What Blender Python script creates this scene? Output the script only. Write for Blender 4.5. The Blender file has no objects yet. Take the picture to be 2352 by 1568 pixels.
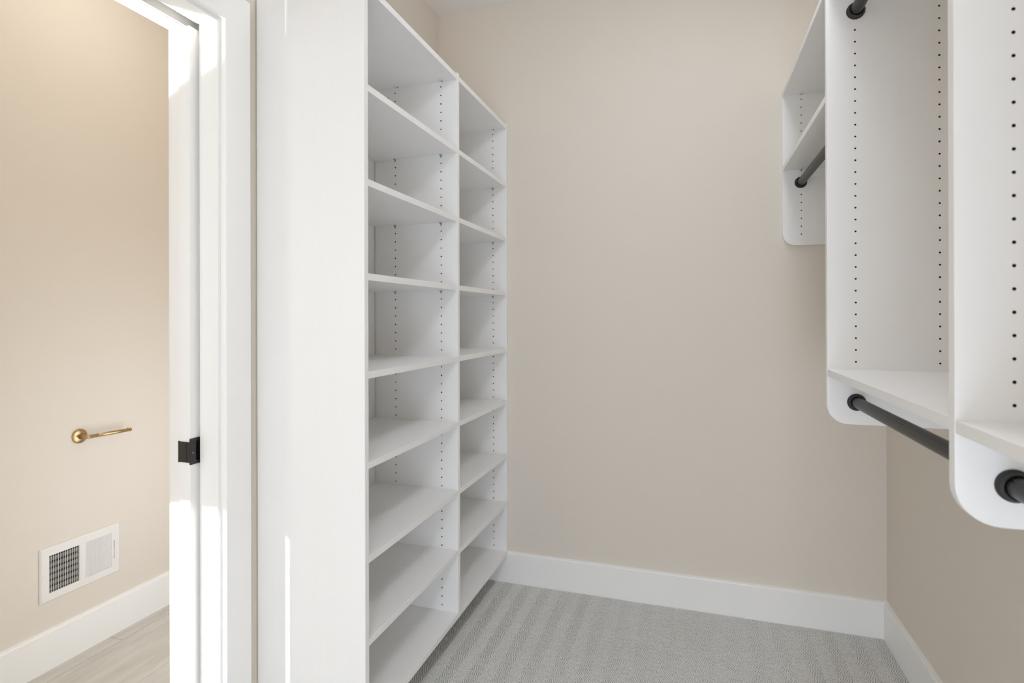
import bpy, bmesh, math, random
import numpy as np
from mathutils import Matrix, Vector
random.seed(7)
SC = bpy.context.scene
COL = SC.collection

# ------------------------------------------------------------------ camera
CAM_F, CAM_YAW, CAM_PITCH, CAM_ROLL, CAM_Y0, CAM_H = 1282.57, 0.3118, 0.00064, -0.00247, 727.2, 1.25105
cam = bpy.data.cameras.new('camera')
co = bpy.data.objects.new('camera', cam)
COL.objects.link(co)
cam.sensor_width = 36.0
cam.lens = CAM_F / 2352 * 36.0
cam.shift_y = (CAM_Y0 - 784.0) / 2352.0
cam.clip_start = 0.02
cam.dof.use_dof = True
cam.dof.focus_distance = 2.2
cam.dof.aperture_fstop = 5.0
fw = Vector((-math.sin(CAM_YAW) * math.cos(CAM_PITCH), math.cos(CAM_YAW) * math.cos(CAM_PITCH), math.sin(CAM_PITCH)))
rt = Vector((math.cos(CAM_YAW), math.sin(CAM_YAW), 0))
up = rt.cross(fw)
r2 = math.cos(CAM_ROLL) * rt + math.sin(CAM_ROLL) * up
u2 = -math.sin(CAM_ROLL) * rt + math.cos(CAM_ROLL) * up
M = Matrix((r2, u2, -fw)).transposed().to_4x4()
M.translation = Vector((0, 0, CAM_H))
co.matrix_world = M
SC.camera = co

# ------------------------------------------------------------------ light
SC.cycles.max_bounces = 24
SC.cycles.diffuse_bounces = 16
SC.view_settings.view_transform = 'Standard'
SC.view_settings.look = 'None'
SC.view_settings.exposure = -0.10
SC.view_settings.gamma = 1.0
SC.view_settings.use_curve_mapping = False
world = bpy.data.worlds.new('world')
SC.world = world
world.use_nodes = True
bg = world.node_tree.nodes['Background']
bg.inputs[0].default_value = (0.80, 0.90, 1.0, 1)
bg.inputs[1].default_value = 0.8


def light(name, kind, energy, loc, direction=None, color=(1, 1, 1), **kw):
    l = bpy.data.lights.new(name, kind)
    l.energy = energy
    l.color = color
    for k, v in kw.items():
        setattr(l, k, v)
    o = bpy.data.objects.new(name, l)
    COL.objects.link(o)
    o.location = loc
    if direction is not None:
        o.rotation_euler = Vector(direction).to_track_quat('-Z', 'Y').to_euler()
    return o


SUN_DIR = (0.66, 1.0, -0.82)
light('sun', 'SUN', 11.0, (-4, -5, 6), SUN_DIR, (1.0, 0.98, 0.95), angle=0.006)
# added cool fill behind the camera, at a made-up window opening
light('rear_fill', 'AREA', 14.0, (-0.1, -2.52, 1.25), (0, 1, 0), (0.86, 0.955, 1.07), shape='RECTANGLE', size=1.5, size_y=2.0)
# added fill floating low behind the camera, standing in for bounced daylight
light('low_fill', 'AREA', 9.0, (0.15, -0.90, 0.45), (0.0, 1, 0.08), (0.76, 0.93, 1.16), shape='RECTANGLE', size=0.8, size_y=0.7)
# added soft fills at the ceiling; only the back one is a closet lamp
light('ceiling_fill', 'AREA', 10.0, (0.15, 1.50, 2.72), (-0.3, 0.0, -1), (0.94, 0.98, 1.04), shape='RECTANGLE', size=0.4, size_y=0.4)
light('ceiling_fill_near', 'AREA', 5.0, (0.10, -0.30, 2.72), (0, 0, -1), (0.94, 0.98, 1.04), shape='RECTANGLE', size=1.0, size_y=1.0)
light('ceiling_lamp_back', 'AREA', 18.0, (0.32, -1.55, 2.70), (0, 0, -1), (0.94, 0.98, 1.04), shape='DISK', size=0.3)
# bathroom: skylight through its window, ceiling lamp, added unseen fill at the closet-side wall
light('bathroom_window_daylight', 'AREA', 26.0, (-3.0, -0.72, 1.4), (0.5, 1, -0.15), (0.90, 0.97, 1.04), shape='RECTANGLE', size=0.9, size_y=1.8)
light('bathroom_lamp', 'AREA', 4.4, (-1.68, 1.45, 2.70), (0, 0, -1), (1.0, 0.96, 0.90), shape='DISK', size=0.5)
light('bathroom_wall_fill', 'AREA', 4.6, (-1.375, 1.70, 0.72), (-1, 0, 0.05), (0.88, 0.96, 1.06), shape='RECTANGLE', size=0.5, size_y=1.0)
# area lamp added to imitate sun reflected upwards off an unseen counter
d = Vector((0.66, 1.0, 0.82)).normalized()
hit = Vector((-1.314, 1.164, 1.888))
side = Vector((-1.0, 0.66, 0)).normalized()
upv = side.cross(d)
if upv.z < 0:
    upv = -upv
side = upv.cross(-d)
base = hit - d * 1.55
lo = light('sun_glint', 'AREA', 1.8, base + upv * 0.25, d, (1.0, 0.96, 0.88), shape='RECTANGLE', size=0.20, size_y=0.50, spread=math.radians(1.5))
lo.rotation_euler = Matrix((side, upv, -d)).transposed().to_euler()


# ------------------------------------------------------------------ materials
def mat(name, color, rough=0.5, metal=0.0, spec=0.5, bump=None, var=None, coat=0.0):
    m = bpy.data.materials.new(name)
    m.use_nodes = True
    nt = m.node_tree
    b = nt.nodes['Principled BSDF']
    b.inputs['Base Color'].default_value = (*color, 1)
    b.inputs['Roughness'].default_value = rough
    b.inputs['Metallic'].default_value = metal
    b.inputs['Specular IOR Level'].default_value = spec
    b.inputs['Coat Weight'].default_value = coat
    tc = nt.nodes.new('ShaderNodeTexCoord')
    if var:
        sc, amt, stretch = var
        mp = nt.nodes.new('ShaderNodeMapping')
        mp.inputs['Scale'].default_value = stretch
        nz = nt.nodes.new('ShaderNodeTexNoise')
        nz.inputs['Scale'].default_value = sc
        nz.inputs['Detail'].default_value = 5
        mr = nt.nodes.new('ShaderNodeMapRange')
        mr.inputs['To Min'].default_value = 1 - amt
        mr.inputs['To Max'].default_value = 1 + amt
        mx = nt.nodes.new('ShaderNodeVectorMath')
        mx.operation = 'SCALE'
        mx.inputs[0].default_value = color
        nt.links.new(tc.outputs['Object'], mp.inputs[0])
        nt.links.new(mp.outputs[0], nz.inputs['Vector'])
        nt.links.new(nz.outputs['Fac'], mr.inputs['Value'])
        nt.links.new(mr.outputs[0], mx.inputs['Scale'])
        nt.links.new(mx.outputs[0], b.inputs['Base Color'])
    if bump:
        sc, st, stretch = bump
        mp = nt.nodes.new('ShaderNodeMapping')
        mp.inputs['Scale'].default_value = stretch
        nz = nt.nodes.new('ShaderNodeTexNoise')
        nz.inputs['Scale'].default_value = sc
        nz.inputs['Detail'].default_value = 4
        bp = nt.nodes.new('ShaderNodeBump')
        bp.inputs['Strength'].default_value = st
        bp.inputs['Distance'].default_value = 0.001
        nt.links.new(tc.outputs['Object'], mp.inputs[0])
        nt.links.new(mp.outputs[0], nz.inputs['Vector'])
        nt.links.new(nz.outputs['Fac'], bp.inputs['Height'])
        nt.links.new(bp.outputs[0], b.inputs['Normal'])
    return m


M_WALL = mat('beige_wall_paint', (0.73, 0.675, 0.605), 0.75, spec=0.25, bump=(260, 0.25, (1, 1, 1)))
M_BATH = mat('bathroom_wall_paint', (0.73, 0.675, 0.600), 0.7, spec=0.25, bump=(260, 0.2, (1, 1, 1)))
M_CEIL = mat('ceiling_paint', (0.85, 0.86, 0.865), 0.85, spec=0.2, bump=(180, 0.2, (1, 1, 1)))
M_TRIM = mat('white_trim_paint', (0.88, 0.88, 0.87), 0.38, spec=0.4, bump=(60, 0.08, (1, 1, 0.2)))
M_MEL = mat('white_melamine', (0.85, 0.85, 0.85), 0.42, spec=0.4, bump=(220, 0.25, (1, 1, 0.12)), var=(55, 0.012, (1, 1, 0.08)))
M_CORE = mat('particle_board_core', (0.045, 0.038, 0.03), 0.95, spec=0.1, var=(900, 0.3, (1, 1, 1)))
M_BLACK = mat('black_powder_coat', (0.020, 0.019, 0.018), 0.42, spec=0.5, bump=(700, 0.1, (1, 1, 1)))
M_ROD = mat('bronze_black_rod', (0.014, 0.0135, 0.012), 0.36, metal=0.15, spec=0.45, var=(40, 0.15, (1, 1, 1)))
M_BRASS = mat('brushed_brass', (0.50, 0.355, 0.19), 0.27, metal=1.0, var=(300, 0.06, (1, 0.05, 1)))
M_NICKEL = mat('nickel_pin', (0.45, 0.44, 0.42), 0.35, metal=0.9, var=(200, 0.1, (1, 1, 1)))
M_VENT = mat('white_vent_enamel', (0.80, 0.79, 0.765), 0.35, spec=0.45, bump=(80, 0.05, (1, 1, 1)))
M_DUCT = mat('galvanised_duct', (0.16, 0.155, 0.15), 0.5, metal=0.5, var=(20, 0.2, (1, 1, 1)))
M_DAMP = mat('galvanised_blade', (0.42, 0.42, 0.41), 0.4, metal=0.6, var=(30, 0.2, (1, 1, 1)))
M_CAP = mat('white_plastic_cap', (0.80, 0.80, 0.80), 0.4, bump=(100, 0.05, (1, 1, 1)))
M_STONE = mat('vanity_stone', (0.78, 0.77, 0.74), 0.2, var=(6, 0.06, (1, 1, 1)))
M_GROUT = mat('grout', (0.36, 0.35, 0.32), 0.9, var=(150, 0.1, (1, 1, 1)))

# carpet
M_CARPET = bpy.data.materials.new('grey_herringbone_carpet')
M_CARPET.use_nodes = True
nt = M_CARPET.node_tree
b = nt.nodes['Principled BSDF']
b.inputs['Roughness'].default_value = 1.0
b.inputs['Specular IOR Level'].default_value = 0.05
b.inputs['Sheen Weight'].default_value = 0.15
tc = nt.nodes.new('ShaderNodeTexCoord')
n1 = nt.nodes.new('ShaderNodeTexNoise'); n1.inputs['Scale'].default_value = 420; n1.inputs['Detail'].default_value = 3
n2 = nt.nodes.new('ShaderNodeTexNoise'); n2.inputs['Scale'].default_value = 3.0; n2.inputs['Detail'].default_value = 2
r1 = nt.nodes.new('ShaderNodeValToRGB')
r1.color_ramp.elements[0].position = 0.30; r1.color_ramp.elements[0].color = (0.78, 0.775, 0.755, 1)
r1.color_ramp.elements[1].position = 0.62; r1.color_ramp.elements[1].color = (0.95, 0.95, 0.94, 1)
m2 = nt.nodes.new('ShaderNodeMapRange'); m2.inputs['To Min'].default_value = 0.94; m2.inputs['To Max'].default_value = 1.06
vm = nt.nodes.new('ShaderNodeVectorMath'); vm.operation = 'SCALE'
bp = nt.nodes.new('ShaderNodeBump'); bp.inputs['Strength'].default_value = 0.8; bp.inputs['Distance'].default_value = 0.0015
nt.links.new(tc.outputs['Object'], n1.inputs['Vector']); nt.links.new(tc.outputs['Object'], n2.inputs['Vector'])
nt.links.new(n1.outputs['Fac'], r1.inputs[0]); nt.links.new(n2.outputs['Fac'], m2.inputs['Value'])
nt.links.new(r1.outputs[0], vm.inputs[0]); nt.links.new(m2.outputs[0], vm.inputs['Scale'])
pa = nt.nodes.new('ShaderNodeAttribute'); pa.attribute_name = 'pile'
mx = nt.nodes.new('ShaderNodeMix'); mx.data_type = 'RGBA'
mx.inputs[6].default_value = (0.25, 0.245, 0.225, 1)      # backing colour, darkened to put groove shade between the yarn rows
nt.links.new(pa.outputs['Fac'], mx.inputs[0]); nt.links.new(vm.outputs[0], mx.inputs[7])
nt.links.new(mx.outputs[2], b.inputs['Base Color'])
nt.links.new(n1.outputs['Fac'], bp.inputs['Height']); nt.links.new(bp.outputs[0], b.inputs['Normal'])

# wood-look porcelain plank
M_PLANK = bpy.data.materials.new('pale_grey_wood_plank')
M_PLANK.use_nodes = True
nt = M_PLANK.node_tree
b = nt.nodes['Principled BSDF']
b.inputs['Roughness'].default_value = 0.45
b.inputs['Specular IOR Level'].default_value = 0.4
tc = nt.nodes.new('ShaderNodeTexCoord')
oi = nt.nodes.new('ShaderNodeObjectInfo')
ad = nt.nodes.new('ShaderNodeVectorMath'); ad.operation = 'ADD'
mp = nt.nodes.new('ShaderNodeMapping'); mp.inputs['Scale'].default_value = (9, 1.1, 1)
n1 = nt.nodes.new('ShaderNodeTexNoise'); n1.inputs['Scale'].default_value = 3.2; n1.inputs['Detail'].default_value = 9; n1.inputs['Roughness'].default_value = 0.65; n1.inputs['Distortion'].default_value = 0.6
r1 = nt.nodes.new('ShaderNodeValToRGB')
r1.color_ramp.elements[0].position = 0.30; r1.color_ramp.elements[0].color = (0.52, 0.49, 0.44, 1)
r1.color_ramp.elements[1].position = 0.70; r1.color_ramp.elements[1].color = (0.64, 0.625, 0.58, 1)
nt.links.new(tc.outputs['Object'], ad.inputs[0]); nt.links.new(oi.outputs['Random'], ad.inputs[1])
nt.links.new(ad.outputs[0], mp.inputs[0]); nt.links.new(mp.outputs[0], n1.inputs['Vector'])
nt.links.new(n1.outputs['Fac'], r1.inputs[0]); nt.links.new(r1.outputs[0], b.inputs['Base Color'])
bp = nt.nodes.new('ShaderNodeBump'); bp.inputs['Strength'].default_value = 0.15; bp.inputs['Distance'].default_value = 0.001
nt.links.new(n1.outputs['Fac'], bp.inputs['Height']); nt.links.new(bp.outputs[0], b.inputs['Normal'])


# ------------------------------------------------------------------ helpers
def link(name, me, parent=None, loc=None):
    o = bpy.data.objects.new(name, me)
    COL.objects.link(o)
    if parent is not None:
        o.parent = parent
    if loc is not None:
        o.location = loc
    return o


def empty(name, loc=(0, 0, 0)):
    o = bpy.data.objects.new(name, None)
    COL.objects.link(o)
    o.location = loc
    o.empty_display_size = 0.1
    return o


def tag(o, label=None, cat=None, group=None, kind=None):
    if label: o['label'] = label
    if cat: o['category'] = cat
    if group: o['group'] = group
    if kind: o['kind'] = kind
    return o


class MB:
    """collects verts/faces in WORLD coordinates, written relative to the parent's location"""
    def __init__(self):
        self.v = []; self.f = []; self.mi = []; self.smooth = []

    def add(self, vs, fs, mi=0, smooth=False):
        n = len(self.v)
        self.v += [tuple(p) for p in vs]
        for f in fs:
            self.f.append([i + n for i in f]); self.mi.append(mi); self.smooth.append(smooth)

    def box(self, x0, x1, y0, y1, z0, z1, c=0.0, mi=0):
        if x0 > x1: x0, x1 = x1, x0
        if y0 > y1: y0, y1 = y1, y0
        if z0 > z1: z0, z1 = z1, z0
        if c <= 0:
            vs = [(x, y, z) for z in (z0, z1) for y in (y0, y1) for x in (x0, x1)]
            self.add(vs, [(0, 2, 3, 1), (4, 5, 7, 6), (0, 1, 5, 4), (2, 6, 7, 3), (0, 4, 6, 2), (1, 3, 7, 5)], mi)
            return
        bm = bmesh.new()
        bmesh.ops.create_cube(bm, size=1)
        for v in bm.verts:
            v.co = Vector(((x0 + x1) / 2 + v.co.x * (x1 - x0), (y0 + y1) / 2 + v.co.y * (y1 - y0), (z0 + z1) / 2 + v.co.z * (z1 - z0)))
        bmesh.ops.bevel(bm, geom=bm.edges[:], offset=c, segments=2, affect='EDGES', profile=0.5)
        self.bm(bm, mi)

    def bm(self, bm, mi=0, smooth=False):
        bm.verts.index_update()
        self.add([v.co.copy() for v in bm.verts], [[v.index for v in f.verts] for f in bm.faces], mi, smooth)
        bm.free()

    def prism(self, pts, axis, a, b_, mi=0):
        """pts 2-D outline in the plane normal to axis (0: y,z ; 1: x,z ; 2: x,y)"""
        def P(p, t):
            return {0: (t, p[0], p[1]), 1: (p[0], t, p[1]), 2: (p[0], p[1], t)}[axis]
        n = len(pts)
        vs = [P(p, a) for p in pts] + [P(p, b_) for p in pts]
        fs = [list(range(n))[::-1], list(range(n, 2 * n))] + [(i, (i + 1) % n, n + (i + 1) % n, n + i) for i in range(n)]
        self.add(vs, fs, mi)

    def lathe(self, prof, origin, axis, seg=32, mi=0, smooth=True):
        """prof: list of (distance along axis, radius)"""
        ax = Vector(axis).normalized()
        t = Vector((0, 0, 1)) if abs(ax.z) < 0.9 else Vector((1, 0, 0))
        e1 = ax.cross(t).normalized(); e2 = ax.cross(e1)
        o = Vector(origin)
        vs = []; fs = []
        for d_, r in prof:
            for k in range(seg):
                a = 2 * math.pi * k / seg
                vs.append(o + ax * d_ + (e1 * math.cos(a) + e2 * math.sin(a)) * r)
        m = len(prof)
        for i in range(m - 1):
            for k in range(seg):
                k2 = (k + 1) % seg
                fs.append((i * seg + k, i * seg + k2, (i + 1) * seg + k2, (i + 1) * seg + k))
        self.add(vs, fs, mi, smooth)
        self.add(vs[:seg], [list(range(seg))[::-1]], mi)
        self.add(vs[-seg:], [list(range(seg))], mi)

    def build(self, name, mats, parent=None, loc=None, fix=True):
        if not isinstance(mats, (list, tuple)): mats = [mats]
        off = Vector((0, 0, 0))
        if parent is not None:
            off = Vector(parent.location)
            if parent.parent is not None:
                off = off + Vector(parent.parent.location)
        if loc is not None:
            off = off + Vector(loc)
        me = bpy.data.meshes.new(name)
        me.from_pydata([tuple(Vector(p) - off) for p in self.v], [], self.f)
        for m in mats: me.materials.append(m)
        me.polygons.foreach_set('material_index', self.mi)
        me.polygons.foreach_set('use_smooth', self.smooth)
        me.update()
        if fix:
            bm = bmesh.new(); bm.from_mesh(me)
            bmesh.ops.recalc_face_normals(bm, faces=bm.faces)
            bm.to_mesh(me); bm.free()
        return link(name, me, parent, loc)


def boxobj(name, m, parent, x0, x1, y0, y1, z0, z1, c=0.0):
    q = MB(); q.box(x0, x1, y0, y1, z0, z1, c)
    return q.build(name, m, parent)


# ------------------------------------------------------------------ measurements
XW = -1.191          # closet left wall plane
XB0, XBT = -1.354, -2.192   # bathroom side of that wall, far bathroom wall
XR = 0.7205          # closet right wall
YK = 2.520           # closet back wall
YF = -2.60           # wall behind the camera
ZC = 2.743
T = 0.019
DY0, DY1 = 0.405, 1.164    # door opening between jamb faces
DH = 2.035

# ------------------------------------------------------------------ room shell
q = MB()
# near part, above the door, and the two skins of the pocket
q.box(XB0, XW, YF, DY0 - 0.02, 0, ZC)
q.box(XB0, XW, DY0 - 0.02, 1.184, DH + 0.075, ZC)
q.box(XB0, -1.310, 1.184, YK, 0, ZC)
q.box(-1.247, XW, 1.184, YK, 0, ZC)
tag(q.build('wall_left', M_WALL), kind='structure')
tag(boxobj('wall_back', M_WALL, None, -1.247, XR + 0.12, YK, YK + 0.12, 0, ZC), kind='structure')
tag(boxobj('wall_right', M_WALL, None, XR, XR + 0.12, YF, YK, 0, ZC), kind='structure')
q = MB()   # wall behind the camera with an opening added to let in sky light
q.box(XB0, -0.70, YF - 0.12, YF, 0, ZC); q.box(0.50, XR + 0.12, YF - 0.12, YF, 0, ZC)
q.box(-0.70, 0.50, YF - 0.12, YF, 0, 0.75); q.box(-0.70, 0.50, YF - 0.12, YF, 2.15, ZC)
tag(q.build('wall_front', M_WALL), kind='structure')
tag(boxobj('ceiling', M_CEIL, None, XB0, XR + 0.12, YF - 0.12, YK + 0.12, ZC, ZC + 0.1), kind='structure')
tag(boxobj('ceiling_bathroom', M_CEIL, None, -3.72, XB0, -0.87, 2.36, ZC, ZC + 0.1), kind='structure')
# bathroom walls
tag(boxobj('wall_bathroom_left', M_BATH, None, XBT - 0.12, XBT, 0.0, 2.36, 0, ZC), kind='structure')
tag(boxobj('wall_bathroom_back', M_BATH, None, XBT, XB0, 2.24, 2.36, 0, ZC), kind='structure')
tag(boxobj('wall_bathroom_partition', M_BATH, None, -3.60, XBT - 0.12, 0.0, 0.12, 0, ZC), kind='structure')
tag(boxobj('wall_bathroom_side', M_BATH, None, -3.72, -3.60, -0.75, 0.12, 0, ZC), kind='structure')
WX0, WX1, WZ0, WZ1 = -3.10, -2.437, 1.02, 2.410
q = MB()
q.box(-3.72, WX0, -0.87, -0.75, 0, ZC); q.box(WX1, XB0, -0.87, -0.75, 0, ZC)
q.box(WX0, WX1, -0.87, -0.75, 0, WZ0); q.box(WX0, WX1, -0.87, -0.75, WZ1, ZC)
tag(q.build('wall_bathroom_window', M_BATH), kind='structure')
w = tag(empty('window_1', ((WX0 + WX1) / 2, -0.81, WZ0)), kind='structure')
q = MB()
q.box(WX0, WX0 + .02, -0.85, -0.80, WZ0, WZ1); q.box(WX0, WX1, -0.85, -0.80, WZ0, WZ0 + .03)
q.build('window_frame', M_TRIM, w)

# floor: slab + carpet pile + bathroom planks
fl = tag(empty('floor', (0, 0, 0)), kind='structure')
boxobj('floor_slab', M_CARPET, fl, XB0, XR, YF, YK, -0.06, -0.008)
# carpet pile: a herringbone of looped yarn rows, real relief
def carpet(x0, x1, y0, y1, step, flat=False):
    xs = np.arange(x0, x1 + 1e-6, step); ys = np.arange(y0, y1 + 1e-6, step)
    X, Y = np.meshgrid(xs, ys)
    rng = np.random.default_rng(3)
    HC = 0.0457
    wob = 0.0014 * np.sin(Y * 95 + np.sin(X * 40) * 2) + 0.0010 * np.sin(Y * 231 + X * 33)
    u = (X + 0.022 + wob) / HC
    tri = np.abs(((u + 1) % 2) - 1)                    # 0 on a ridge, 1 in a valley
    colid = np.floor(u)
    sgn = np.where((colid % 2) == 0, 1.0, -1.0)
    slope = 1.62
    s = Y + slope * HC * tri                            # row coordinate
    PER = 0.0121
    wob2 = 0.0007 * np.sin(X * 310 + Y * 57) + 0.0007 * np.sin(X * 127 - Y * 203)
    ph = (s + wob2) / PER
    row = np.floor(ph)
    fr = ph - row
    along = X / 0.0056 + row * 2.627 + 0.25 * np.sin(Y * 400 + row)
    ln = np.abs(np.sin(math.pi * along))
    yarn = np.sqrt(np.clip(1 - (2 * fr - 1) ** 2, 0, 1))
    deep = np.where((row % 2) == 0, 1.0, 0.72)
    h = 0.0044 * yarn ** 0.7 * (0.62 + 0.38 * ln) * (0.86 + 0.14 * deep)
    tone = np.clip((yarn - 0.34) / 0.5, 0, 1) * (0.45 + 0.55 * np.clip(ln * 1.8, 0, 1)) * (0.80 + 0.20 * deep)
    gro = np.exp(-((np.minimum(fr, 1 - fr)) / 0.16) ** 2) * (deep > 0.9)
    h = h - 0.0026 * gro
    tone = tone * (1 - 0.85 * gro)  # groove shade painted into the yarn tone
    edge = np.minimum(tri, 1 - tri) * HC
    h = h - 0.0012 * np.exp(-(edge / 0.0022) ** 2)
    noise = rng.normal(0, 1, X.shape)
    tone = tone + 0.13 * noise
    h = h + noise * 0.00055
    big = 0.0016 * np.sin(X * 9.1 + 1.3 * np.sin(Y * 7.7)) * np.sin(Y * 8.3 + X * 3.1)
    if flat:
        h = 0.0035 + 0.0012 * noise; tone = 0.62 + 0.15 * noise
    Z = h - 0.006 + big * 0.5
    ny, nx = X.shape
    co_ = np.stack([X, Y, Z], -1).reshape(-1, 3).astype(np.float32)
    i = np.arange((ny - 1) * (nx - 1)); r = i // (nx - 1); c = i % (nx - 1)
    a = r * nx + c
    quads = np.stack([a, a + 1, a + nx + 1, a + nx], -1).astype(np.int32).reshape(-1)
    me = bpy.data.meshes.new('carpet_pile')
    me.vertices.add(len(co_)); me.vertices.foreach_set('co', co_.reshape(-1))
    nf = len(i)
    me.loops.add(nf * 4); me.loops.foreach_set('vertex_index', quads)
    me.polygons.add(nf)
    me.polygons.foreach_set('loop_start', np.arange(0, nf * 4, 4, dtype=np.int32))
    me.update(calc_edges=True)
    me.validate()
    at = me.attributes.new('pile', 'FLOAT', 'POINT')
    at.data.foreach_set('value', np.clip(tone, 0, 1).astype(np.float32).reshape(-1))
    me.materials.append(M_CARPET)
    return me
cp = link('carpet_pile', carpet(-1.000, 0.716, 1.55, 2.512, 0.00135), fl); cp['kind'] = 'stuff'
for args in ((-1.190, -1.000, 1.55, 2.516, 0.004), (-1.190, 0.716, -2.59, 1.55, 0.006)):
    cp = link('carpet_pile', carpet(*args, flat=True), fl); cp['kind'] = 'stuff'

fb = tag(empty('floor_bathroom', (0, 0, 0)), kind='structure')
boxobj('grout_bed', M_GROUT, fb, -3.72, XB0, -0.87, 2.36, -0.06, -0.0035)
pm = {}
col_x = -2.113 - 0.298 * 5
k = 0
while col_x < XB0:
    xa, xb = max(col_x, -3.60), min(col_x + 0.298, XB0 - 0.001)
    off = 1.602 if abs(col_x - (-2.411)) < 0.01 else (0.95 + 0.41 * k) % 1.2
    yy = off - 1.2 * 4
    while yy < 2.24:
        ya, yb = max(yy, -0.75), min(yy + 1.2, 2.24)
        if yb - ya > 0.02 and xb - xa > 0.02 and not (xb < XBT and ya > 0.12):
            if xa < XBT < xb and ya >= 0: xa2 = XBT
            else: xa2 = xa
            mb = MB(); g = 0.0009
            mb.box(xa2 + g, xb - g, ya + g, yb - g, -0.0035, 0.0, 0.0006)
            o = mb.build('plank', M_PLANK, fb)
        yy += 1.2
    col_x += 0.298; k += 1

# baseboards: eased top edge
def bb_profile():
    return [(0, -0.006), (0.0145, -0.006), (0.0145, 0.1335), (0.0125, 0.1375), (0.0, 0.1405)]
def baseboard(name, p0, p1, inward, m=M_TRIM):
    q = MB()
    p0 = Vector((*p0, 0)); p1 = Vector((*p1, 0)); n = Vector((*inward, 0))
    pr = bb_profile()
    vs = [p0 + n * a + Vector((0, 0, z)) for a, z in pr] + [p1 + n * a + Vector((0, 0, z)) for a, z in pr]
    k = len(pr)
    q.add(vs, [list(range(k)), list(range(k, 2 * k))[::-1]] + [(i, (i + 1) % k, k + (i + 1) % k, k + i) for i in range(k)])
    return tag(q.build(name, m), kind='structure')
baseboard('baseboard_back', (XW, YK), (XR, YK), (0, -1))
baseboard('baseboard_right', (XR, -2.6), (XR, YK - 0.0145), (-1, 0))
baseboard('baseboard_left', (XW, 1.264), (XW, YK - 0.0145), (1, 0))
baseboard('baseboard_left_near', (XW, -2.6), (XW, 0.305), (1, 0))
baseboard('baseboard_bathroom', (XBT, 0.0), (XBT, 2.24), (1, 0))

# ------------------------------------------------------------------ door frame and casing
tr = tag(empty('trim_1', (XW, DY1, 0)), kind='structure')          # pocket-door frame
JC0, JC1 = -1.252, XW        # closet-side split jamb
JB0, JB1 = XB0, -1.303       # bathroom-side split jamb
for a, b_ in ((JC0, JC1), (JB0, JB1)):
    boxobj('jamb', M_TRIM, tr, a, b_, DY1, DY1 + 0.02, 0, DH + 0.02, 0.0008)
    boxobj('head_jamb', M_TRIM, tr, a, b_, DY0, DY1, DH, DH + 0.02, 0.0008)
boxobj('strike_jamb', M_TRIM, tr, XB0, XW, DY0 - 0.02, DY0, 0, DH + 0.02, 0.0008)
boxobj('head_blocking', M_TRIM, tr, -1.345, -1.20, DY0, 1.184, DH + 0.055, DH + 0.074)
q = MB(); q.box(-1.303, -1.297, DY0, DY1 + .9, DH + .003, DH + .055); q.box(-1.258, -1.252, DY0, DY1 + .9, DH + .003, DH + .055)
q.build('track_fascia', M_TRIM, tr)
q = MB()
q.box(-1.292, -1.288, DY0, DY1 + .9, DH + 0.025, DH + 0.055); q.box(-1.268, -1.264, DY0, DY1 + .9, DH + 0.025, DH + 0.055)
q.box(-1.292, -1.264, DY0, DY1 + .9, DH + 0.051, DH + 0.055)
q.build('door_track', M_NICKEL, tr)
def casing(xa, xb, name):
    t_ = tag(empty(name, (xa, DY1 + 0.01, 0)), kind='structure')
    ya, yb, w_, zt = DY0 - 0.010, DY1 + 0.010, 0.088, DH + 0.010
    q = MB()
    out = [(yb, 0), (yb + w_, 0), (yb + w_, zt + w_ - 0.003), (ya - w_, zt + w_ - 0.003), (ya - w_, 0), (ya, 0), (ya, zt), (yb, zt)]
    c = 0.0016
    inn = [(yb + c, 0), (yb + w_ - c, 0), (yb + w_ - c, zt + w_ - 0.003 - c), (ya - w_ + c, zt + w_ - 0.003 - c), (ya - w_ + c, 0), (ya - c, 0), (ya - c, zt + c), (yb + c, zt + c)]
    xo, xi, xc = (xb, xa, xb - c) if name == 'trim_2' else (xa, xb, xa + c)
    vs = [(xi, *p) for p in out] + [(xc, *p) for p in out] + [(xo, *p) for p in inn]
    fs = []
    for r in range(2):
        fs += [(r * 8 + k, r * 8 + (k + 1) % 8, (r + 1) * 8 + (k + 1) % 8, (r + 1) * 8 + k) for k in range(8)]
    fs += [(16, 17, 18, 23), (18, 19, 22, 23), (19, 20, 21, 22), (0, 1, 2, 7), (2, 3, 6, 7), (3, 4, 5, 6)]
    q.add(vs, fs)
    q.build('casing', M_TRIM, t_)
casing(XW + 0.0003, XW + 0.0180, 'trim_2')
casing(XB0 - 0.0180, XB0 - 0.0003, 'trim_3')

# the pocket door, slid back with its leading edge showing
dr = tag(empty('door_1', (-1.2785, 1.141, 0)), kind='structure')
q = MB()
q.box(-1.297, -1.2735, 1.141, 1.90, 0.010, 2.022, 0.0008)
for b6 in ((1.141, 1.155, 0.8700, 0.9260), (1.190, 1.90, 0.8700, 0.9260), (1.141, 1.90, 0.010, 0.8700), (1.141, 1.90, 0.9260, 2.022)):
    q.box(-1.2735, -1.260, *b6)
q.build('door_slab', M_TRIM, dr)
# flush pull that wraps the door edge
q = MB()
zc = 0.898
q.box(-1.2965, -1.2605, 1.1385, 1.1412, zc - 0.0285, zc + 0.0255)
q.box(-1.2985, -1.2950, 1.1380, 1.1410, zc - 0.0295, zc + 0.0270, 0.0005)
q.box(-1.2895, -1.2700, 1.1374, 1.1390, zc - 0.0280, zc + 0.0225, 0.0004)
pull = q.build('door_pull', M_BLACK, dr)
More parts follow.
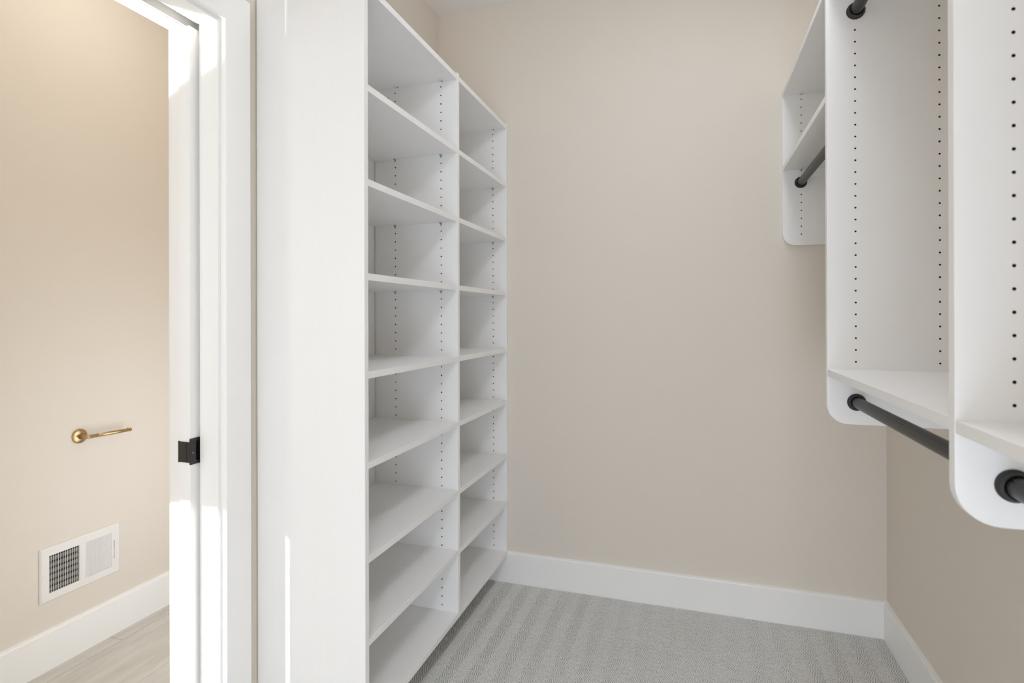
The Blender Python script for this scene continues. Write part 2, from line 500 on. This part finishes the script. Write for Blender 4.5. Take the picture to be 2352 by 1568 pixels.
# face plate with rounded recess opening
q = MB()
def rrect(y0, y1, z0, z1, r, n=5):
    pts = []
    for cy, cz, a0 in ((y1 - r, z1 - r, 0), (y0 + r, z1 - r, 90), (y0 + r, z0 + r, 180), (y1 - r, z0 + r, 270)):
        for k in range(n + 1):
            a = math.radians(a0 + 90 * k / n)
            pts.append((cy + r * math.cos(a), cz + r * math.sin(a)))
    return pts
out = rrect(1.1385, 1.1960, zc - 0.0345, zc + 0.0345, 0.002)
inn = rrect(1.1570, 1.1880, zc - 0.0255, zc + 0.0255, 0.003)
n = len(out)
X0, X1_ = -1.2602, -1.2575
vs = [(X1_, *p) for p in out] + [(X1_, *p) for p in inn] + [(X0, *p) for p in out] + [(X1_ - 0.010, *p) for p in inn]
fs = [(i, (i + 1) % n, n + (i + 1) % n, n + i) for i in range(n)]
fs += [(i, (i + 1) % n, 2 * n + (i + 1) % n, 2 * n + i) for i in range(n)]
fs += [(n + i, n + (i + 1) % n, 3 * n + (i + 1) % n, 3 * n + i) for i in range(n)]
fs += [list(range(3 * n, 4 * n))]
q.add(vs, fs)
q.build('pull_plate', M_BLACK, pull)
q = MB(); q.lathe([(0, 0.0030), (0.0006, 0.0030), (0.0012, 0.0022)], (X1_, 1.1475, zc - 0.0035), (1, 0, 0), 14)
q.build('screw', M_DUCT, pull)

# ------------------------------------------------------------------ drilled melamine panel
def panel(name, parent, x0, x1, y0, y1, z0, z1, cols, grid, zlow, faces=(0, 1), notch=None, radius=0.0):
    """vertical panel in the XZ plane; cols = x of hole columns; real drilled holes on the given faces"""
    q = MB(); c = 0.0008
    # outline (x,z) counter-clockwise, front = side away from wall
    def outline(ins):
        xa, xb, za, zb = x0 + ins, x1 - ins, z0 + ins, z1 - ins
        pts = []
        if radius:
            r = radius - ins
            for k in range(9):
                a = math.radians(180 + 90 * k / 8)
                pts.append((x0 + radius + r * math.cos(a), z0 + radius + r * math.sin(a)))
            pts.append((xb, za))
        elif notch:
            nx, nz = notch
            pts += [(xa, z0 + nz + ins), (x0 + nx + ins, z0 + nz + ins), (x0 + nx + ins, za), (xb, za)]
        else:
            pts += [(xa, za), (xb, za)]
        pts += [(xb, zb), (xa, zb)]
        return pts
    po, pi = outline(0), outline(c)
    n = len(po)
    for y, yi in ((y0, y0 + c), (y1, y1 - c)):
        vs = [(p[0], yi, p[1]) for p in po] + [(p[0], y, p[1]) for p in pi]
        q.add(vs, [(i, (i + 1) % n, n + (i + 1) % n, n + i) for i in range(n)])
    vs = [(p[0], y0 + c, p[1]) for p in po] + [(p[0], y1 - c, p[1]) for p in po]
    q.add(vs, [(i, (i + 1) % n, n + (i + 1) % n, n + i) for i in range(n)])
    zs = [grid - 0.032 * k for k in range(100) if grid - 0.032 * k > zlow - 0.001]
    zsplit = zs[-1] - 0.016; ztop = zs[0] + 0.016
    for fi, (y, dy) in enumerate(((y0, 1), (y1, -1))):
        if fi not in faces:
            q.add([(p[0], y, p[1]) for p in pi], [list(range(n))]); continue
        if radius:      # strip with the rounded corner, then the straight lower strip
            xc = min(cols) - 0.008
            arc = pi[:9]
            q.add([(p[0], y, p[1]) for p in arc] + [(xc, y, z0 + c), (xc, y, ztop), (x0 + c, y, ztop)], [list(range(12))])
            q.add([(xc, y, z0 + c), (x1 - c, y, z0 + c), (x1 - c, y, zsplit), (xc, y, zsplit)], [(0, 1, 2, 3)])
        low = [p for p in pi[:-2]] if not radius else None
        if low: q.add([(p[0], y, p[1]) for p in low] + [(x1 - c, y, zsplit), (x0 + c, y, zsplit)], [list(range(len(low) + 2))])
        q.add([(x0 + c, y, ztop), (x1 - c, y, ztop), (x1 - c, y, z1 - c), (x0 + c, y, z1 - c)], [(0, 1, 2, 3)])
        xs = [x0 + c]
        for cx in sorted(cols): xs += [cx - 0.008, cx + 0.008]
        xs.append(x1 - c)
        for i in range(2 if radius else 0, len(xs), 2):
            q.add([(xs[i], y, zsplit), (xs[i + 1], y, zsplit), (xs[i + 1], y, ztop), (xs[i], y, ztop)], [(0, 1, 2, 3)])
        NS = 12; R = 0.00255
        for cx in cols:
            for z in zs:
                sq = []; ci = []; cb = []
                for k in range(NS):
                    a = 2 * math.pi * (k + 0.5) / NS
                    ca, sa = math.cos(a), math.sin(a)
                    ci.append((cx + R * ca, y, z + R * sa)); cb.append((cx + R * ca, y + dy * 0.008, z + R * sa))
                # square ring: 4 corners + bridge
                C4 = [(cx + .008, y, z + .016), (cx - .008, y, z + .016), (cx - .008, y, z - .016), (cx + .008, y, z - .016)]
                q.add(ci + C4, [])
                base_ = len(q.v) - (NS + 4)
                for kq in range(4):
                    # hole verts between corner kq and kq+1
                    ks = [(1 + kq * 3 + j) % NS for j in range(4)]
                    f = [base_ + kk for kk in ks]
                    cA = base_ + NS + kq; cB = base_ + NS + (kq + 1) % 4
                    q.f.append(f[::-1] + [cA, cB]); q.mi.append(0); q.smooth.append(False)
                q.add(ci + cb, [(k, (k + 1) % NS, NS + (k + 1) % NS, NS + k) for k in range(NS)] + [list(range(NS, 2 * NS))], 1)
    return q.build(name, [M_MEL, M_CORE], parent, fix=False)


def shelf(parent, x0, x1, y0, y1, zb, name='shelf'):
    q = MB(); q.box(x0, x1, y0, y1, zb, zb + T, 0.0008)
    return q.build(name, M_MEL, parent)


_pin = None
def shelf_pin(parent, x, y, z, sgn):
    """nickel spoon pin: stub in the hole plus a little rest under the shelf; sgn = direction away from panel"""
    q = MB()
    q.lathe([(-0.004, 0.0024), (0.0, 0.0024), (0.0, 0.0036), (0.0015, 0.0036), (0.0015, 0.0026), (0.009, 0.0026)], (x, y, z - 0.0030), (0, sgn, 0), 10)
    q.box(x - 0.0040, x + 0.0040, y + sgn * 0.0015, y + sgn * 0.0095, z - 0.0016, z - 0.0003, 0.0003)
    q.prism([(x - 0.0022, z - 0.0110), (x + 0.0022, z - 0.0110), (x + 0.0030, z - 0.0024), (x - 0.0030, z - 0.0024)], 1, y + sgn * 0.0003, y + sgn * 0.0022)
    return q.build('shelf_pin', M_NICKEL, parent)


def cam_cover(parent, x, y, z, sgn):
    """oval plastic connector cover under a fixed shelf, with a dark driver slot at its panel end"""
    q = MB()
    pts_o = []; 
    L, W = 0.034, 0.0092
    for k in range(20):
        a = 2 * math.pi * k / 20
        ca, sa = math.cos(a), math.sin(a)
        pts_o.append((x + W * ca, y + sgn * (0.0175 + (L / 2) * sa)))
    pts_i = [(x + (p[0] - x) * 0.78, y + sgn * 0.0175 + (p[1] - (y + sgn * 0.0175)) * 0.86) for p in pts_o]
    n = 20
    vs = [(*p, z) for p in pts_o] + [(*p, z - 0.0024) for p in pts_o] + [(*p, z - 0.0024) for p in pts_i] + [(*p, z - 0.0006) for p in pts_i]
    fs = []
    for r in range(3):
        fs += [(r * n + i, r * n + (i + 1) % n, (r + 1) * n + (i + 1) % n, (r + 1) * n + i) for i in range(n)]
    fs.append(list(range(3 * n, 4 * n)))
    q.add(vs, fs)
    q.box(x - 0.0024, x + 0.0024, y + sgn * 0.005, y + sgn * 0.0125, z - 0.0026, z - 0.0006, 0.0, 1)
    return q.build('cam_cover', [M_CAP, M_NICKEL], parent)


# ------------------------------------------------------------------ left shelving unit
XF = -0.833; XBk = -1.1872
YA, YB, YC = 1.300, 1.9235, 2.5005
ZT, ZB = 2.166, 0.127
lu = tag(empty('shelving_unit', ((XF + XBk) / 2, 1.91, ZB)),
         'tall white open shelving unit with two bays of shelves along the left wall', 'shelving')
cols = (-0.9000, -1.0945)
GRID = 2.120
panel('side_panel', lu, XBk, XF, YA, YA + T, ZB, ZT, cols, GRID, 0.168, faces=(1,), notch=(0.018, 0.018))
panel('divider_panel', lu, XBk, XF, YB, YB + T, ZB, ZT, cols, GRID, 0.168, notch=(0.018, 0.018))
panel('side_panel', lu, XBk, XF, YC, YC + 0.0185, ZB, ZT, cols, GRID, 0.168, faces=(0,), notch=(0.018, 0.018))
for ya, yb in ((YA + T + 0.0005, YB - 0.0028), (YB + T + 0.0005, YC - 0.0010)):
    boxobj('back_panel', M_MEL, lu, -1.1905, -1.1855, ya, yb, 0.150, 2.137)
levels = [2.1390, 1.8640, 1.6075, 1.3520, 1.0850, 0.8405, 0.5855, 0.3612, 0.1270]
for i, z in enumerate(levels):
    fixed = i in (0, 8)
    for (ya, yb) in ((YA + T + 0.0004, YB - 0.0004), (YB + T + 0.0004, YC - 0.0004)):
        back = XBk + 0.019 if z < 0.16 else XBk + 0.0022
        sh = shelf(lu, back, XF - (0.0 if fixed else 0.0012), ya, yb, z)
        if fixed:
            if i == 0:
                for cx in (-0.8925, -1.0790):
                    cam_cover(sh, cx, yb, z, -1); cam_cover(sh, cx, ya, z, 1)
        else:
            for cx in cols:
                shelf_pin(lu, cx, ya - 0.0004, z, 1); shelf_pin(lu, cx, yb + 0.0004, z, -1)
# wall cleat behind (dark shadow gap at the inner back corner comes from the panel set off the wall)
q = MB(); q.lathe([(0, 0.0050), (0.0008, 0.0048), (0.0012, 0.0035)], (-1.0118, YC, 2.1137), (0, -1, 0), 16)
q.build('hole_plug', M_CAP, lu)
q = MB(); q.lathe([(0, 0.0024), (0.0004, 0.0024)], (-1.1252, YB, 2.104), (0, -1, 0), 12)
q.build('drilled_hole', M_CORE, lu)

# ------------------------------------------------------------------ right hanging organiser
X1 = 0.352
ru = tag(empty('closet_organizer', (0.53, 1.3, 0.958)),
         'white wall-hung clothes organizer with drilled panels and shelves on the right wall', 'closet organizer')
cr = (X1 + 0.0688, 0.6126)
Y1, Y2, Y3, Y4 = 2.501, 1.7193, 0.9403, 0.160
XRb = XR - 0.0015
panel('side_panel', ru, X1, XRb, Y1, Y1 + 0.0185, 1.5385, ZT, cr, 2.1265, 1.58, faces=(0,), radius=0.050)
panel('divider_panel', ru, X1, XRb, Y2, Y2 + T, 0.9585, ZT, cr, GRID, 1.128, radius=0.050)
panel('divider_panel', ru, X1, XRb, Y3, Y3 + T, 0.9585, ZT, cr, GRID, 1.124, radius=0.055)
panel('side_panel', ru, X1, XRb, Y4, Y4 + T, 0.9585, ZT, cr, GRID, 1.128, faces=(1,), radius=0.055)
e = 0.0004
for zb, ya, yb in ((2.146, Y2 + T, Y1), (1.8435, Y2 + T, Y1), (1.0875, Y3 + T, Y2), (1.0855, Y4 + T, Y3), (2.146, Y3 + T, Y2), (2.146, Y4 + T, Y3)):
    sh = shelf(ru, X1 + 0.0008, XRb, ya + e, yb - e, zb)
    for cx in (0.4205, 0.6126):
        cam_cover(sh, cx, yb - e, zb, -1); cam_cover(sh, cx, ya + e, zb, 1)

def closet_rod(x, z, ya, yb, label, flat=False):
    t_ = tag(empty('closet_rod', (x, (ya + yb) / 2, z)), label, 'rod', 'black closet rods of the organizer')
    q = MB()
    # oval-round tube with a slim lengthwise seam line on its upper side
    seg = 80; vs = []; R = 0.0148
    ring = []
    for k in range(seg):
        a = 2 * math.pi * k / seg
        r = R - (0.0011 if 29 <= k <= 30 else 0)
        ring.append((r * math.cos(a), r * math.sin(a)))
    for y in (ya + 0.003, yb - 0.003):
        vs += [(x + p[0], y, z + p[1]) for p in ring]
    q.add(vs, [(i, (i + 1) % seg, seg + (i + 1) % seg, seg + i) for i in range(seg)], 0, True)
    q.add(vs[:seg], [list(range(seg))]); q.add(vs[seg:], [list(range(seg))])
    q.build('rod', M_ROD, t_)
    for y, s in ((ya, 1), (yb, -1)):
        q = MB()
        q.lathe([(0.0004, 0.0228), (0.0035, 0.0228), (0.0055, 0.0212), (0.0060, 0.0196), (0.0100, 0.0192), (0.0125, 0.0184), (0.0130, 0.0165), (0.0060, 0.0160)], (x, y, z), (0, s, 0), 48)
        q.build('rod_flange', M_BLACK, t_)
    return t_

closet_rod(0.4190, 1.7912, Y2 + T, Y1, 'black closet rod under the upper shelf in the far bay by the back wall')
closet_rod(0.4225, 2.0745, Y3 + T, Y2, 'black closet rod high in the middle bay, only its end in view at the top')
closet_rod(0.4220, 1.0190, Y3 + T, Y2, 'black closet rod under the waist-high shelf of the middle bay')
closet_rod(0.4200, 1.0180, Y4 + T, Y3, 'black closet rod in the nearest bay, cut off by the right picture edge')

# ------------------------------------------------------------------ vent register in the bathroom wall
VY0, VY1, VZ0, VZ1 = 1.360, 1.6475, 0.2405, 0.4330
vt = tag(empty('wall_vent', (XBT, (VY0 + VY1) / 2, VZ0)), 'white metal wall vent with upright louvers, low on the bathroom wall', 'vent')
q = MB()
xv0, xv1 = XBT + 0.0003, XBT + 0.0085
LY = ((1.3890, 1.4933), (1.5125, 1.6145)); LZ0, LZ1 = 0.2700, 0.4030
# sloped-rim plate with two openings
def ring(y0, y1, z0, z1): return [(y0, z0), (y1, z0), (y1, z1), (y0, z1)]
ro = ring(VY0, VY1, VZ0, VZ1); ri = ring(VY0 + .004, VY1 - .004, VZ0 + .004, VZ1 - .004)
q.add([(xv0, *p) for p in ro] + [(xv1 - .004, *p) for p in ro] + [(xv1, *p) for p in ri],
      [(i, (i + 1) % 4, 4 + (i + 1) % 4, 4 + i) for i in range(4)] + [(4 + i, 4 + (i + 1) % 4, 8 + (i + 1) % 4, 8 + i) for i in range(4)])
ys = [VY0 + .004, LY[0][0], LY[0][1], LY[1][0], LY[1][1], VY1 - .004]; zs_ = [VZ0 + .004, LZ0, LZ1, VZ1 - .004]
for i in range(5):
    for j in range(3):
        if j == 1 and i in (1, 3): continue
        q.add([(xv1, ys[i], zs_[j]), (xv1, ys[i + 1], zs_[j]), (xv1, ys[i + 1], zs_[j + 1]), (xv1, ys[i], zs_[j + 1])], [(0, 1, 2, 3)])
for (a, b_) in LY:   # returns of the openings
    rr = ring(a, b_, LZ0, LZ1)
    q.add([(xv1, *p) for p in rr] + [(xv1 - .007, *p) for p in rr], [(i, (i + 1) % 4, 4 + (i + 1) % 4, 4 + i) for i in range(4)])
q.box(XBT + .0085, XBT + .0095, 1.5005, 1.5055, LZ0 - .004, LZ1 + .004, 0.0004)
q.build('face_plate', M_VENT, vt)
q = MB(); q.box(XBT + 0.0004, XBT + 0.0010, LY[0][0] - .006, LY[1][1] + .006, LZ0 - .006, LZ1 + .006); q.build('duct_back', M_DUCT, vt)
NF = 13
def fin_mesh(ang):
    q = MB(); w_ = 0.0088; t_ = 0.0011
    dx, dy = math.cos(ang) * w_ / 2, math.sin(ang) * w_ / 2
    nx, ny = -math.sin(ang) * t_ / 2, math.cos(ang) * t_ / 2
    pts = [(-dx - nx, -dy - ny), (dx - nx, dy - ny), (dx + nx, dy + ny), (-dx + nx, -dy + ny)]
    q.prism(pts, 2, LZ0 + 0.0004, LZ1 - 0.0004)
    return q
for bank, ((a, b_), ang) in enumerate(zip(LY, (math.radians(-36), math.radians(50)))):
    sp = (b_ - a) / NF
    for k in range(NF + (0 if bank else 1) - (1 if not bank else 0)):
        q0 = fin_mesh(ang)
        yk = a + sp * (k + 1.0 if not bank else k + 0.5)
        q0.v = [(p[0] + XBT + 0.0050, p[1] + yk, p[2]) for p in q0.v]
        q0.build('louver', M_VENT, vt)
for k in range(6):   # damper blades seen between the left louvers
    zz = LZ0 + 0.011 + k * 0.0215
    q = MB(); q.prism([(XBT + .0014, zz - .006), (XBT + .0022, zz - .0065), (XBT + .0036, zz + .0065), (XBT + .0028, zz + .007)], 1, LY[0][0] - .003, LY[0][1] + .003)
    q.build('damper_blade', M_DAMP, vt)
q = MB(); q.box(xv1, xv1 + .0002, 1.6230, 1.6248, 0.300, 0.371); q.build('lever_slot', M_DUCT, vt)
q = MB(); q.box(xv1 + .0002, xv1 + .006, 1.6226, 1.6252, 0.300, 0.340, 0.0006); q.build('lever', M_VENT, vt)
for (yy, zz) in ((1.3695, 0.3360), (1.6370, 0.3378)):
    q = MB(); q.lathe([(0, 0.0040), (0.0008, 0.0038), (0.0016, 0.0022)], (xv1, yy, zz), (1, 0, 0), 16); q.build('screw', M_VENT, vt)

# ------------------------------------------------------------------ brass toilet-paper holder
hx, hy, hz = XBT, 1.497, 0.8085
tp = tag(empty('paper_holder', (hx, hy, hz)), 'brushed brass single-arm paper holder with round base on the bathroom wall', 'paper holder')
q = MB(); q.lathe([(0.0003, 0.0268), (0.0045, 0.0268), (0.0060, 0.0262), (0.0066, 0.0235), (0.0072, 0.0225), (0.0085, 0.0105)], (hx, hy, hz), (1, 0, 0), 48)
q.build('base', M_BRASS, tp)
ax = hx + 0.043
q = MB(); q.lathe([(0.0086, 0.0098), (0.0160, 0.0086), (0.0370, 0.0080), (0.0430, 0.0082), (0.0490, 0.0078), (0.0510, 0.0060)], (hx, hy, hz), (1, 0, 0), 32)
q.build('post', M_BRASS, tp)
q = MB(); q.lathe([(-0.0085, 0.0050), (-0.0070, 0.0068), (0.0, 0.0068), (0.0375, 0.0068), (0.0378, 0.0064), (0.0384, 0.0064), (0.0387, 0.0068), (0.168, 0.0068), (0.1705, 0.0060), (0.1712, 0.0045)], (ax, hy, hz - 0.001), (0, 1, -0.022), 32)
q.build('arm', M_BRASS, tp)
q = MB(); q.lathe([(0.004, 0.0022), (0.0105, 0.0022), (0.0115, 0.0016)], (ax, hy + 0.158, hz - 0.0045), (0, 0, 1), 16)
q.build('retaining_pin', M_BRASS, tp)
